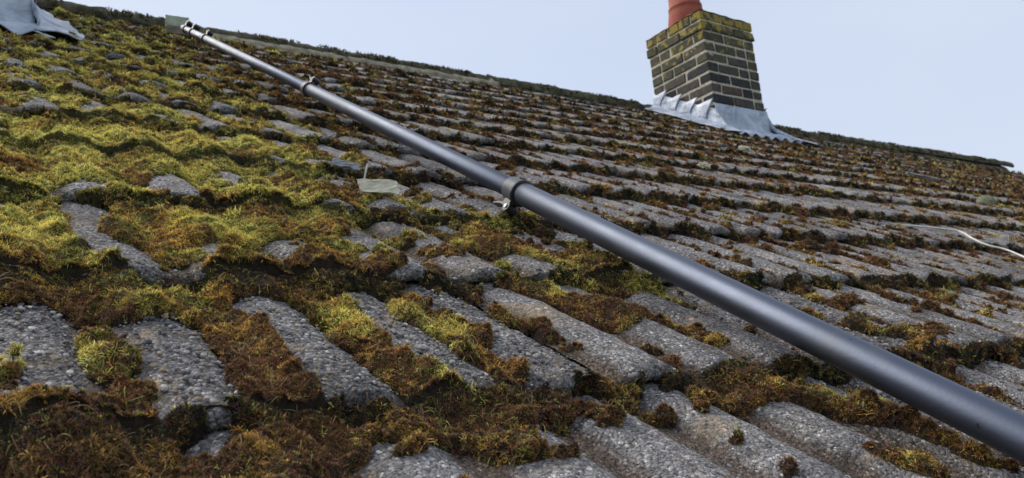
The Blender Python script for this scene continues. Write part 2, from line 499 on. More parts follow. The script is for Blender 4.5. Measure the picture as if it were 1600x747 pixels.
def moss_field(u, v):
    """height h of the moss above the tiles, and helper fields"""
    tn, t, k, sh = tile_n(u, v)
    dist = np.hypot(u, v)
    d_up = GAUGE - t                               # distance to the butt up the slope
    rp = rollprof(u - VALLEY0 - sh) / RH
    nxt = np.vectorize(lambda q: SHIFT.get(int(q) + 1, 0.0))(k)
    rpn = rollprof(u - VALLEY0 - nxt) / RH
    n2a = fbm(u * 14 + 5, v * 14, 2)
    # how mossy this part of the roof is: thick on the left, thin to the right
    lush = sstep(1.05, 0.25, u - 0.10 * (v - 1.2)) * sstep(0.62, 0.92, v + 0.05 * n2a)
    top = sstep(3.3, 4.6, v) * sstep(2.5, 0.8, u)
    lush = np.maximum(lush, top * 0.8)
    n1 = fbm(u * 11 + 3, v * 11, 4, 0.62)
    n2 = fbm(u * 30, v * 30 + 11, 3, 0.6)
    n3 = fbm(u * 2.2 + 8, v * 2.2, 2)
    hump = np.abs(perlin(u * 21 + 40, v * 24)) * 1.3 + 0.5 * np.abs(perlin(u * 43, v * 47 + 9))
    hump = np.clip(hump * 1.5, 0, 1.3)
    far = sstep(1.6, 3.2, dist)
    n2 = n2 * (1 - 0.6 * far)
    D = -0.36 + 0.17 * lush + (1.0 + 0.5 * lush) * n1 + 0.75 * n2 + 0.25 * n3 - 0.05 * sstep(2.2, 4.0, dist) * (1 - lush)
    D = D - 0.50 * np.exp(-(t / (0.05 + 0.05 * np.clip(n3 + 0.5, 0, 1))) ** 2) * rp * np.clip(0.15 + 2.4 * n2 + 1.2 * n3, 0, 1.3) * (0.3 + 0.7 * lush)
    D = D - 0.14 * sstep(3.2, 4.4, v) * sstep(1.0, 3.5, u)
    D = D + (0.36 + 0.12 * sstep(1.0, 2.0, dist)) * (1 - rp) ** 1.5
    pile = np.exp(-(d_up / (0.019 + 0.012 * lush)) ** 1.5)
    D = D + pile * (0.66 - 0.08 * lush + 0.35 * n2 + 0.25 * n1)
    over = np.exp(-t / 0.014)
    D = D + over * 0.10
    near = sstep(2.2, 1.4, dist)
    bare = np.full(u.shape, 9.0); mo = np.full(u.shape, 9.0)
    wob = 1 + 0.45 * n2
    for c in BARE: bare = np.minimum(bare, capsule(u, v, c))
    for c in MOSS: mo = np.minimum(mo, capsule(u, v, c))
    bare = bare * wob; mo = mo * wob
    D = D - near * 0.72 * sstep(1.5, 0.8, bare)
    D = D + 0.85 * sstep(1.35, 0.6, mo)
    # foreground has its bare rolls where no patch is named
    fg = sstep(0.80, 0.70, v) * sstep(1.7, 1.2, u)
    D = D - fg * 0.10 * sstep(0.9, 1.5, mo) + fg * 0.35 * pile
    # nothing grows under the lead of the left chimney or on the ridge bedding
    D = np.where((u < 0.46) & (v > 3.38), -1.0, D)
    D = np.where(v > VR - 0.16 + 0.03 * n2, -1.0, D)
    m = np.clip(D, 0, 1)
    h = 0.017 * np.power(np.clip(m / 0.55, 0, 1), 0.55)
    h = np.where(D > 0, h, 0)
    h = h * (0.78 - 0.08 * lush + 0.2 * pile)
    h = h * (0.50 + 0.75 * hump) * (1 + 0.3 * n2) + np.where(D > 0, 0.0035 * fbm(u * 90, v * 90, 3), 0)
    # on the butt pile the cushion swells out to the height of the tile edge
    h = h + np.where(D > 0, pile * (1 - 0.35 * lush) * sstep(0, 0.25, m) * (0.012 + 0.006 * rpn) * (0.75 + 0.5 * n2), 0)
    h = h * (1 - 0.75 * np.exp(-t / 0.03) * np.clip(0.2 + 2.5 * n2, 0, 1))
    h = np.clip(h, 0, 0.055)
    # never higher than the top of the tile edge it leans against
    h = np.where(pile > 0.12, np.minimum(h, np.maximum(THK + rpn * RH + 0.001 + 0.008 * n2 - 0.004 * lush - tn, 0.0)), h)
    # the big dark mound in the foreground
    md = np.hypot((u - 0.079) / 0.034, (v - 0.502) / 0.024)
    h = h + 0.026 * np.clip(1 - md ** 2, 0, 1) ** 0.6
    return D, h, tn, pile, lush, hump, n1, n2, n3, bare, mo


def species_and_shade(u, v, pile, lush, n1, n2, hump):
    """colour of the shoots"""
    a = fbm(u * 6.5 + 31, v * 6.5 + 4, 4, 0.65)
    b = fbm(u * 19 + 3, v * 19 + 40, 3, 0.6)
    yg = np.array([0.60, 0.54, 0.15]); gr = np.array([0.19, 0.23, 0.045]); og = np.array([0.46, 0.275, 0.065])
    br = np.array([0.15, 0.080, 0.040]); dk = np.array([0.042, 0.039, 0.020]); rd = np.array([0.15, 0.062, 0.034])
    def wt(x): return np.clip(x, 0.0, None)[:, None]
    w_yg = wt(lush * (0.30 + 0.85 * sstep(4.4, 2.9, v) * sstep(0.75, 1.45, v + 0.3 * n2)) + a * 2.0 + b * 0.9 - 0.34)
    w_og = wt(0.10 + b * 1.2 + 0.34 * lush * sstep(4.0, 3.0, v) - 0.22 * sstep(2.8, 4.2, v))
    w_br = wt(0.72 - 0.36 * lush - a * 1.0)
    w_rd = wt(0.26 - b * 1.1 - 0.2 * lush)
    w_gr = wt(0.05 + 0.25 * lush + a * 0.6 - b * 0.6)
    w_dk_shade = wt(0.20 + 0.45 * sstep(0.62, 0.48, v) * sstep(0.5, 0.1, u) + 0.18 * sstep(3.0, 4.3, v) - 0.12 * lush + pile * 2.3 - a * 0.2 + 1.1 * np.clip(0.30 - hump, 0, 1))  # dark moss, plus shade painted into the colour at butts and hump creases
    W = w_yg + w_og + w_br + w_rd + w_gr + w_dk_shade + 1e-6
    P = np.concatenate([w_yg, w_og, w_br, w_rd, w_gr, w_dk_shade], 1) ** 1.6
    P /= P.sum(1, keepdims=True) + 1e-9
    r = rng.random(len(u))
    idx = np.clip((P.cumsum(1) < r[:, None]).sum(1), 0, 5)
    pal = np.stack([yg, og, br, rd, gr, dk]) * np.array([1.22, 1.2, 1.15])
    mean = P @ pal
    c = 0.32 * mean + 0.68 * pal[idx]
    c *= np.exp(rng.normal(0, 0.38, (len(u), 1)))
    hot = rng.random(len(u)) < 0.05 + 0.10 * sstep(-0.1, 0.4, a) * (1 - 0.8 * pile) * (0.15 + 0.85 * lush) - 0.03
    c[hot] = yg * rng.uniform(0.7, 1.3, (hot.sum(), 1))
    c += rng.normal(0, 0.012, (len(u), 3))
    c = np.clip(c, 0.004, 0.9)
    return c, idx, P


# cushion bodies: a sheet of humps lying on the tiles, cut where nothing grows
def cushion_patch(u0, u1, v0, v1, s, sv=None):
    sv = sv or s
    nu = int((u1 - u0) / s) + 2; nv = int((v1 - v0) / sv) + 2
    uu, vv = np.meshgrid(u0 + np.arange(nu) * s, v0 + np.arange(nv) * sv, indexing='ij')
    u = uu.ravel(); v = vv.ravel()
    D, h, tn, pile, lush, rp, n1, n2, n3, bare, mo = moss_field(u, v)
    n = np.where(h > 0.0005, tn + h, tn - 0.003)
    P = RPn(u, v, n)
    f = grid_faces(nu, nv)
    keepf = (h[f] > 0.0005).sum(1) >= 2
    f = f[keepf]
    used = np.unique(f)
    remap = -np.ones(len(u), int); remap[used] = np.arange(len(used))
    c, idx, PP = species_and_shade(u[used], v[used], pile[used], lush[used], n1[used], n2[used], rp[used])
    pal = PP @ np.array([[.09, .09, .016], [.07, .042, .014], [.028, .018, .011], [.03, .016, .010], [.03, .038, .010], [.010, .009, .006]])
    return P[used], remap[f], pal


parts = []
parts.append(cushion_patch(-0.12, 1.20, 0.20, 1.45, 0.0045))
parts.append(cushion_patch(1.20, 2.40, 0.20, 1.45, 0.007))
parts.append(cushion_patch(-0.30, 2.40, 1.45, 2.40, 0.009, 0.006))
parts.append(cushion_patch(-0.30, 4.60, 2.40, 4.78, 0.014, 0.0075))
parts.append(cushion_patch(2.40, 4.60, 0.30, 2.40, 0.011, 0.007))
parts.append(cushion_patch(4.60, 12.5, 0.8, 4.78, 0.020, 0.009))
V_, F_, C_, off = [], [], [], 0
for p, f, c in parts:
    V_.append(p); F_.append(f + off); C_.append(c); off += len(p)
me = mk_mesh('moss_cushions', np.concatenate(V_), np.concatenate(F_), True, M_BODY, np.concatenate(C_))
link('moss_cushion', me, label='dark brown cushions of old moss lying in the valleys and under the tile edges', cat='moss', kind='stuff')


# shoots
def blades(nb, seed, spread, wid, segs, droop):
    r = random.Random(seed)
    vs, fs, tp = [], [], []
    for i in range(nb):
        a = r.uniform(0, 2 * math.pi); L = r.uniform(0.55, 1.0)
        lean = r.uniform(0.1, 1.0) * spread
        ca, sa = math.cos(a), math.sin(a)
        bx, by = r.uniform(-.18, .18), r.uniform(-.18, .18)
        w = wid * r.uniform(0.7, 1.3)
        tw = r.uniform(-0.6, 0.6)
        px, py = -math.sin(a + tw), math.cos(a + tw)
        x = y = z = 0.0
        ang = lean * 0.4
        b0 = len(vs)
        for s in range(segs + 1):
            f = s / segs
            ww = w * (1 - f) ** 0.6 * (0.6 + 0.8 * min(1, f * 3)) if s < segs else 0
            if s == segs:
                vs.append((bx + x * ca, by + x * sa, z)); tp.append(1.0)
            else:
                vs.append((bx + x * ca - px * ww, by + x * sa - py * ww, z)); vs.append((bx + x * ca + px * ww, by + x * sa + py * ww, z)); tp += [f, f]
            ang += lean * 0.5 + droop * f
            x += math.sin(ang) * L / segs; z += math.cos(ang) * L / segs
        for s in range(segs - 1):
            q = b0 + 2 * s
            fs.append((q, q + 1, q + 3, q + 2))
        q = b0 + 2 * (segs - 1)
        fs.append((q, q + 1, q + 2))
    return vs, fs, tp


def proto(name, mat, *a):
    vs, fs, tp = blades(*a)
    me = bpy.data.meshes.new(name)
    me.from_pydata(vs, [], fs); me.update()
    me.materials.append(mat)
    at = me.attributes.new('tip', 'FLOAT', 'POINT'); at.data.foreach_set('value', tp)
    return bpy.data.objects.new(name, me)


def scatter(name, label, protos, P, N, scale, col, cat='moss'):
    """one GN object: points with attributes, each carries a shoot"""
    me = bpy.data.meshes.new(name)
    me.vertices.add(len(P)); me.vertices.foreach_set('co', P.astype(np.float32).ravel())
    n = len(P)
    # rotation: z to normal, random spin
    spin = rng.uniform(0, 2 * np.pi, n)
    # euler XYZ: rz spin first, then tilt about x and y
    rx = -np.arctan2(N[:, 1], N[:, 2]); ry = np.arcsin(np.clip(N[:, 0] / np.linalg.norm(N, axis=1), -1, 1))
    e = np.zeros((n, 3), np.float32); e[:, 0] = rx; e[:, 1] = ry
    for nm, ty, dat, key in (('tilt', 'FLOAT_VECTOR', e, 'vector'), ('spin', 'FLOAT', spin.astype(np.float32), 'value'), ('size', 'FLOAT', scale.astype(np.float32), 'value'), ('which', 'INT', rng.integers(0, len(protos), n).astype(np.int32), 'value')):
        at = me.attributes.new(nm, ty, 'POINT'); at.data.foreach_set(key, dat.ravel())
    at = me.attributes.new('col', 'FLOAT_COLOR', 'POINT')
    c4 = np.ones((n, 4), np.float32); c4[:, :3] = col
    at.data.foreach_set('color', c4.ravel())
    o = link(name, me, label=label, cat=cat, kind='stuff')
    ng = bpy.data.node_groups.new(name + '_nodes', 'GeometryNodeTree')
    ng.interface.new_socket('Geometry', in_out='INPUT', socket_type='NodeSocketGeometry')
    ng.interface.new_socket('Geometry', in_out='OUTPUT', socket_type='NodeSocketGeometry')
    N_, L_ = ng.nodes, ng.links
    gi = N_.new('NodeGroupInput'); go = N_.new('NodeGroupOutput')
    iop = N_.new('GeometryNodeInstanceOnPoints')
    g2i = N_.new('GeometryNodeGeometryToInstance')
    for pr in reversed(protos):
        oi = N_.new('GeometryNodeObjectInfo'); oi.inputs['Object'].default_value = pr
        L_.new(oi.outputs['Geometry'], g2i.inputs[0])
    def attr(nm, ty):
        a = N_.new('GeometryNodeInputNamedAttribute'); a.data_type = ty; a.inputs['Name'].default_value = nm
        return a.outputs['Attribute']
    m2p = N_.new('GeometryNodeMeshToPoints')
    L_.new(gi.outputs[0], m2p.inputs[0])
    L_.new(m2p.outputs[0], iop.inputs['Points'])
    L_.new(g2i.outputs[0], iop.inputs['Instance'])
    iop.inputs['Pick Instance'].default_value = True
    L_.new(attr('which', 'INT'), iop.inputs['Instance Index'])
    L_.new(attr('size', 'FLOAT'), iop.inputs['Scale'])
    rr = N_.new('FunctionNodeRotateRotation'); rr.rotation_space = 'LOCAL'
    e2r = N_.new('FunctionNodeEulerToRotation'); L_.new(attr('tilt', 'FLOAT_VECTOR'), e2r.inputs[0])
    aa = N_.new('FunctionNodeAxisAngleToRotation'); aa.inputs['Axis'].default_value = (0, 0, 1); L_.new(attr('spin', 'FLOAT'), aa.inputs['Angle'])
    L_.new(e2r.outputs[0], rr.inputs[0]); L_.new(aa.outputs[0], rr.inputs[1])
    L_.new(rr.outputs[0], iop.inputs['Rotation'])
    L_.new(iop.outputs[0], go.inputs[0])
    md = o.modifiers.new('shoots', 'NODES'); md.node_group = ng
    return o


def sample_points(spacing_k, smin):
    """candidate (u,v,size) over the visible roof; spacing grows with distance"""
    U, V, S = [], [], []
    cs = 0.12
    for cu in np.arange(-0.3, 12.4, cs):
        for cv in np.arange(0.20, 4.80, cs):
            c = RP(cu + cs / 2, cv + cs / 2, 0.03) - Vector((0, 0, CZ))
            qx = sum(Rr[i][0] * c[i] for i in range(3)); qy = sum(Rr[i][1] * c[i] for i in range(3)); qz = sum(Rr[i][2] * c[i] for i in range(3))
            if qz < 0.02: continue
            mg = 0.30 / max(qz, 0.25)
            if abs(qx / qz) > 0.62 + mg or abs(qy / qz) > 0.29 + mg: continue
            d = c.length
            s = max(smin, spacing_k * d)
            n = rng.poisson(cs * cs / (s * s))
            U.append(cu + rng.random(n) * cs); V.append(cv + rng.random(n) * cs); S.append(np.full(n, s))
    return np.concatenate(U), np.concatenate(V), np.concatenate(S)


slope_n = np.array([0, -SP, CP])


def field_pts(u, v):
    D, h, tn, pile, lush, rp, n1, n2, n3, bare, mo = moss_field(u, v)
    e = 0.003
    _, h1, t1, *_ = moss_field(u + e, v); _, h2, t2, *_ = moss_field(u, v + e)
    gu = np.clip((h1 + t1 - h - tn) / e, -1.2, 1.2); gv = np.clip((h2 + t2 - h - tn) / e, -1.2, 1.2)
    N = slope_n[None] - gu[:, None] * np.array([1., 0, 0]) - gv[:, None] * np.array([0, CP, SP])
    # moss grows towards the light: half way to straight up
    N = N / np.linalg.norm(N, axis=1, keepdims=True) + np.array([0, 0, 0.35]) + rng.normal(0, 0.22, (len(u), 3))
    N /= np.linalg.norm(N, axis=1, keepdims=True)
    field_pts.slope = np.hypot((h1 + t1 - h - tn) / e, (h2 + t2 - h - tn) / e)
    return D, h, tn, pile, lush, n1, n2, N, rp


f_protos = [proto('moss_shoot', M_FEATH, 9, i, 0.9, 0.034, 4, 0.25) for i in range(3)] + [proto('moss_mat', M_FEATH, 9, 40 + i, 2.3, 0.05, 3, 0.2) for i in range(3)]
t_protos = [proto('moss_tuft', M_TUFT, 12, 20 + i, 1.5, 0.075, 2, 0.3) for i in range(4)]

u, v, s = sample_points(0.0034, 0.0023)
n_first = len(u)
u2, v2, s2 = sample_points(0.0020, 0.0015)
u, v, s = np.concatenate([u, u2]), np.concatenate([v, v2]), np.concatenate([s, s2 * 1.7])
D, h, tn, pile, lush, n1, n2, N, hump = field_pts(u, v)
ok = (h > 0.0008) & (np.arange(len(u)) < n_first)
ok |= (h > 0.0008) & (np.arange(len(u)) >= n_first) & (field_pts.slope > 0.38)
u, v, s, h, tn, pile, lush, n1, n2, N, hump = [a[ok] for a in (u, v, s, h, tn, pile, lush, n1, n2, N, hump)]
col, idx, PP = species_and_shade(u, v, pile, lush, n1, n2, hump)
P = RPn(u, v, tn + h - 0.0015)
isf = (idx == 0) | ((idx == 1) & (rng.random(len(u)) < 0.2)) | ((idx == 4) & (rng.random(len(u)) < 0.4))
size = np.where(isf, rng.uniform(0.0050, 0.0105, len(u)), rng.uniform(0.0030, 0.0058, len(u)))
size = np.maximum(size, s * np.where(isf, 1.6, 1.35) * rng.uniform(0.7, 1.2, len(u)))
size = size * np.clip(0.5 + h / 0.014, 0.5, 1.0) * (0.95 + 0.55 * fbm(u * 16 + 70, v * 16, 2))
print('shoots', isf.sum(), (~isf).sum())
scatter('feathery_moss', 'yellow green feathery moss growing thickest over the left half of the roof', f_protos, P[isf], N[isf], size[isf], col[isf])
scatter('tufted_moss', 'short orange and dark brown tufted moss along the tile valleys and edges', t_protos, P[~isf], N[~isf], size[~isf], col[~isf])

# fine seed stalks and dead strands
st_protos = [proto('moss_stalk', M_FEATH, 2, 60 + i, 0.9, 0.012, 5, 0.5) for i in range(3)]
sel = (rng.random(len(u)) < 0.010) & (s < 0.012)
cst = np.where(rng.random((sel.sum(), 1)) < 0.5, np.array([[0.42, 0.38, 0.12]]), np.array([[0.36, 0.24, 0.12]]))
scatter('moss_stalk', 'thin pale stalks and dry strands standing out of the nearer moss', st_protos, P[sel], N[sel], rng.uniform(0.014, 0.028, sel.sum()), cst)

# dark moss clumps on the ridge tiles
nr = 5200
ru = rng.uniform(0.42, 10.1, nr); ra = rng.uniform(0.1, 1.9, nr)
keep_r = (fbm(ru * 6, ru * 0 + 2.2, 3) + 0.4 * fbm(ru * 22, ra * 3, 2) > 0.02) & ~((ru > 4.4) & (ru < 5.45))
ru, ra = ru[keep_r], ra[keep_r]
nr = len(ru)
rr_ = 0.110 + 0.008 * rng.random(nr)
PR = np.stack([ru, RZ.y - np.cos(ra) * rr_ * 1.1, RZ.z - 0.013 + 0.05 * np.clip((ru - 6) / 4, 0, 1) + np.sin(ra) * rr_ * 0.64], -1)
NR = np.stack([rng.normal(0, .3, nr), -np.cos(ra) * 0.6, np.sin(ra) + 0.5], -1)
cr = np.array([[0.05, 0.045, 0.02], [0.10, 0.11, 0.03], [0.13, 0.085, 0.03], [0.03, 0.03, 0.015]])[rng.integers(0, 4, nr)]
scatter('ridge_moss', 'dark green and brown moss clumps along the top of the ridge tiles', t_protos, PR, NR, rng.uniform(0.012, 0.026, nr), cr)

# loose grit and crumbs of aggregate on the nearer tiles
def stone(seed):
    bm = bmesh.new(); bmesh.ops.create_icosphere(bm, subdivisions=1, radius=0.5)
    for vv in bm.verts:
        vv.co *= 1 + 0.35 * mnoise.noise(vv.co * 2 + Vector((seed * 9.1, 0, 0))); vv.co.z *= 0.65
    me = bpy.data.meshes.new('grit_stone'); bm.to_mesh(me); bm.free(); me.materials.append(M_GRIT)
    at = me.attributes.new('tip', 'FLOAT', 'POINT'); at.data.foreach_set('value', [0.7] * len(me.vertices))
    return bpy.data.objects.new('grit_stone', me)


t = NT('grit')
a = t.n.new('ShaderNodeAttribute'); a.attribute_name = 'col'; a.attribute_type = 'INSTANCER'
M_GRIT = t.fin(a.outputs['Color'], 0.8)
gu_, gv_, gs_ = sample_points(0.0075, 0.0045)
okd = gs_ < 0.016
gu_, gv_, gs_ = gu_[okd], gv_[okd], gs_[okd]
D, h, tn, pile, lush, n1, n2, N, hump = field_pts(gu_, gv_)
ok = (h < 0.001)
gu_, gv_, gs_, tn = gu_[ok], gv_[ok], gs_[ok], tn[ok]
n = len(gu_)
gc = np.array([[0.34, 0.32, 0.30], [0.09, 0.09, 0.095], [0.19, 0.18, 0.175], [0.24, 0.18, 0.12], [0.55, 0.53, 0.5]])[rng.choice(5, n, p=[.12, .36, .34, .14, .04])]
scatter('grit', 'loose pale and dark grit grains on the bare grey tiles', [stone(i) for i in range(4)], RPn(gu_, gv_, tn + 0.0003), np.repeat(slope_n[None], n, 0), 0.0016 + 0.0050 * rng.random(n) ** 3, gc, 'grit')

# ------------------------------------------------------------------ chimney stacks
def brick_material():
    t = NT('weathered_brick')
    oi = t.n.new('ShaderNodeObjectInfo')
    b = t.ramp(oi.outputs['Random'], [(0.0, (0.028, 0.028, 0.033)), (0.35, (0.055, 0.052, 0.052)), (0.7, (0.085, 0.070, 0.058)), (0.90, (0.06, 0.058, 0.062)), (0.97, (0.10, 0.055, 0.042))])
    b = t.mix(0.6, b, t.ramp(t.noise(30, 6, 0.7), [(0.25, 0.3), (0.5, 1.0), (0.72, 2.3)]), 'MULTIPLY')
    oc = t.n.new('ShaderNodeObjectInfo')
    # yellow lichen, strongest at the weathered top of the stack
    sep = t.n.new('ShaderNodeSeparateXYZ'); t.l(t.geo.outputs['Position'], sep.inputs[0])
    hgt = t.math('MULTIPLY', t.math('SUBTRACT', sep.outputs['Z'], 7.42), 0.60)
    w = t.math('ADD', t.noise(11, 4, 0.6), hgt)
    g = t.ramp(w, [(0.52, 0.0), (0.68, 1.0)])
    b = t.mix(t.math('MULTIPLY', g, 0.55), b, (0.10, 0.095, 0.05))
    y = t.math('ADD', t.noise(19, 3, 0.5), hgt)
    yr_ = t.ramp(y, [(0.74, 0.0), (0.79, 1.0)])
    b = t.mix(t.math('MULTIPLY', yr_, 0.8), b, (0.34, 0.25, 0.05))
    return t.fin(b, 0.9, t.bump(t.noise(110, 4, 0.65), 0.004), spec=0.25)


M_BRICK = brick_material()


def lead_material():
    t = NT('lead_sheet')
    c = t.ramp(t.noise(6, 6, 0.68, dist=0.8), [(0.3, (0.20, 0.23, 0.29)), (0.48, (0.37, 0.42, 0.50)), (0.66, (0.55, 0.59, 0.66))])
    s = t.n.new('ShaderNodeMapping'); s.inputs['Scale'].default_value = (22, 22, 2.5); t.l(t.geo.outputs['Position'], s.inputs[0])
    st = t.ramp(t.noise(1.0, 3, 0.6, vec=s.outputs[0]), [(0.55, 0.0), (0.72, 1.0)])
    c = t.mix(t.math('MULTIPLY', st, 0.45), c, (0.22, 0.24, 0.28))
    return t.fin(c, 0.55, t.bump(t.noise(18, 4, 0.6), 0.012), metal=0.15)


M_LEAD = lead_material()


def brick_mesh(L, W, H, seed):
    bm = bmesh.new(); bmesh.ops.create_cube(bm, size=1)
    for vv in bm.verts: vv.co = Vector((vv.co.x * L, vv.co.y * W, vv.co.z * H))
    bmesh.ops.bevel(bm, geom=list(bm.edges), offset=0.006, segments=1, affect='EDGES')
    for vv in bm.verts:
        q = vv.co * 25 + Vector((seed * 7.7, 0, 0))
        vv.co += Vector((mnoise.noise(q), mnoise.noise(q + Vector((9, 0, 0))), mnoise.noise(q + Vector((0, 9, 0))))) * 0.006
    me = bpy.data.meshes.new('brick'); bm.to_mesh(me); bm.free(); me.materials.append(M_BRICK)
    return me


BS = [brick_mesh(0.215, 0.1025, 0.068, i) for i in range(5)]
BH = [brick_mesh(0.1025, 0.1025, 0.068, i + 9) for i in range(4)]
M_REDB = simple('red_brick', (0.17, 0.055, 0.035), 0.9, 0, 40, 0.4, 0.003)


def box_mesh(name, x0, x1, y0, y1, z0, z1, mat, sub=0, amp=0.0):
    bm = bmesh.new(); bmesh.ops.create_cube(bm, size=1)
    for vv in bm.verts:
        vv.co = Vector((x0 + (vv.co.x + .5) * (x1 - x0), y0 + (vv.co.y + .5) * (y1 - y0), z0 + (vv.co.z + .5) * (z1 - z0)))
    if sub:
        bmesh.ops.subdivide_edges(bm, edges=list(bm.edges), cuts=sub, use_grid_fill=True)
        for vv in bm.verts: vv.co += Vector([mnoise.noise(vv.co * 14 + Vector((i * 5, 0, 0))) for i in range(3)]) * amp
    me = bpy.data.meshes.new(name); bm.to_mesh(me); bm.free(); me.materials.append(mat)
    return me


CH = 0.0815


def stack(root, x0, y0, w, d, z0, ncourse):
    """running bond stack with its near left corner at (x0, y0)"""
    p = 0.225
    core = box_mesh('mortar_core', x0 + 0.005, x0 + w - 0.005, y0 + 0.005, y0 + d - 0.005, z0 - 0.1, z0 + ncourse * CH - 0.006, M_MORT, 7, 0.003)
    keep(link('mortar_core', core), root)
    for c in range(ncourse):
        z = z0 + (c + 0.5) * CH
        out = 0.010 if c == ncourse - 2 else (0.004 if c == ncourse - 1 else 0.0)
        a0, a1, b0, b1 = x0 - out, x0 + w + out, y0 - out, y0 + d + out
        faces = [('x', a0, a1, b0 + 0.0512), ('x', a0, a1, b1 - 0.0512), ('y', b0, b1, a0 + 0.0512), ('y', b0, b1, a1 - 0.0512)]
        odd = c % 2
        for fi, (ax, s0, s1, fix) in enumerate(faces):
            # corners belong to the x faces on even courses, the y faces on odd ones
            own = (ax == 'x') == (odd == 0)
            lo = s0 if own else s0 + 0.1125
            hi = s1 if own else s1 - 0.1125
            pos = lo
            seq = []
            while pos < hi - 0.06:
                rem = hi - pos
                L = 0.215 if rem > 0.2 else 0.1025
                if c == ncourse - 1 and ax == 'y': L = 0.1025
                seq.append((pos, L)); pos += L + 0.0100
            tot = pos - 0.01 - lo
            k_ = (hi - lo) / tot
            for (ps, L) in seq:
                cc = lo + (ps - lo + L / 2) * k_
                me = random.choice(BS if L > 0.2 else BH)
                o = link('brick', me)
                loc = Vector((cc, fix, z)) if ax == 'x' else Vector((fix, cc, z))
                loc += Vector((random.uniform(-.0025, .0025), random.uniform(-.0025, .0025), random.uniform(-.002, .002)))
                keep(o, root)
                o.matrix_basis = Matrix.Translation(loc) @ Matrix.Rotation((math.pi / 2 if ax == 'y' else 0) + random.uniform(-.012, .012), 4, 'Z') @ Matrix.Diagonal((k_, 1, 1, 1))
                if root.get('redpick') == (c * 10 + fi) and ps == seq[0][0]:
                    pass


def lead_sheet(root, name, pts, label=None, thick=0.004, amp=0.006):
    amp *= root.get('crumple', 1.0)
    """pts: array [i][j] of 3D points; gets thickness and gentle dents"""
    P = np.array([[tuple(q) for q in row] for row in pts], float)
    nu, nv = P.shape[:2]
    for i in range(nu):
        for j in range(nv):
            q = Vector(P[i, j])
            P[i, j] += np.array([mnoise.noise(q * 8), mnoise.noise(q * 8 + Vector((7, 0, 0))), mnoise.noise(q * 8 + Vector((0, 7, 0)))]) * amp * 1.4 + np.array([0, 0, mnoise.noise(q * 25)]) * amp * 0.5
    me = mk_mesh(name, P.reshape(-1, 3), grid_faces(nu, nv), True, M_LEAD)
    o = link(name, me)
    keep(o, root)
    sm = o.modifiers.new('thickness', 'SOLIDIFY'); sm.thickness = thick; sm.offset = 0
    if label: o['label'] = label
    return o


def skirt(root, x0, y0, w, d, front_up, front_out, left_out, right_out):
    NL = 0.052                      # lies on top of the rolls
    # front apron
    nx = 40
    pts = []
    for i in range(nx + 1):
        f = i / nx
        row = []
        X = x0 - 0.012 + (w + 0.024) * f
        up = [1.0, 0.66, 0.33, 0.12]
        for a in up: row.append((X, y0 - 0.008 - 0.003 * (1 - a), zroof(y0, NL) + front_up * a))
        for b in (0.03, 0.25, 0.5, 0.75, 1.0):
            Yv = y0 - 0.012 - front_out * CP * b
            spread = (f - 0.5) * 2 * 0.05 * b
            sc_ = 0.012 * math.cos(2 * math.pi * (X + spread - VALLEY0) / ROLL) * (b > 0.3)
            row.append((X + spread, Yv, zroof(Yv, NL - sc_ - 0.014 * b ** 2)))
        pts.append(row)
    lead_sheet(root, 'apron_flashing', pts)
    # the two sides: cover sheet dressed over the tiles, stepped pieces above
    for sgn, xs, outw in ((-1, x0, left_out), (1, x0 + w, right_out)):
        pts = []
        ny = 34
        for i in range(ny + 1):
            f = i / ny
            Yv = y0 - front_out * 0.85 + (d + front_out * 0.85) * f
            row = []
            onface = Yv > y0 - 0.02
            hu = 0.12 if onface else 0.12 * max(0, 1 - (y0 - Yv) / 0.10)
            X = xs + sgn * 0.009
            for a in (1.0, 0.6, 0.28): row.append((X, Yv, zroof(Yv, NL) + hu * a))
            for b in (0.05, 0.15, 0.3, 0.5, 0.75, 1.0):
                ow = outw * (0.35 + 0.65 * math.sin(math.pi * min(1, 0.15 + 0.85 * f)) ** 0.6) if sgn > 0 else outw
                lift = (0.10 if sgn > 0 else 0.03) * (1 - b) ** 3 * min(1, f * 2.5)
                row.append((X + sgn * ow * b, Yv, zroof(Yv, NL - 0.012 * b) + lift))
            pts.append(row)
        if sgn < 0: pts = pts[::-1]
        lead_sheet(root, 'side_flashing', pts)
        # stepped flashing: one sawtooth piece per course
        nst = 4
        for s in range(nst):
            ya = y0 + d * s / nst; yb = y0 + d * (s + 1) / nst
            pts = []
            n_ = 8
            for i in range(n_ + 1):
                f = i / n_
                Yv = ya - 0.01 + (yb - ya + 0.015) * f
                ztop = zroof(ya, NL) + 0.175 + 0.02 * (s == 0)
                row = []
                for a in (1, .75, .5, .25, 0):
                    Y2 = Yv + 0.085 * min(1, (1 - a) * 1.6) * (1 - f) ** 1.5
                    zb = zroof(Y2, NL) + 0.02
                    row.append((xs + sgn * (0.013 + 0.002 * (nst - s)), Y2, zb + (ztop - zb) * a))
                pts.append(row)
            if sgn < 0: pts = pts[::-1]
            lead_sheet(root, 'step_flashing', pts, amp=0.003, thick=0.003)


CX, CY, CW, CDp = 4.615, 3.715, 0.565, 0.565
base_z = zroof(CY) + 0.062
chA = empty('brick_chimney', (CX, CY, base_z), 'dark brick chimney with yellow lichen, lead skirt and red pot near the ridge', 'chimney')
NC = 11
stack(chA, CX, CY, CW, CDp, base_z, NC)
topz = base_z + NC * CH
skirt(chA, CX, CY, CW, CDp, 0.16, 0.26, 0.16, 0.42)


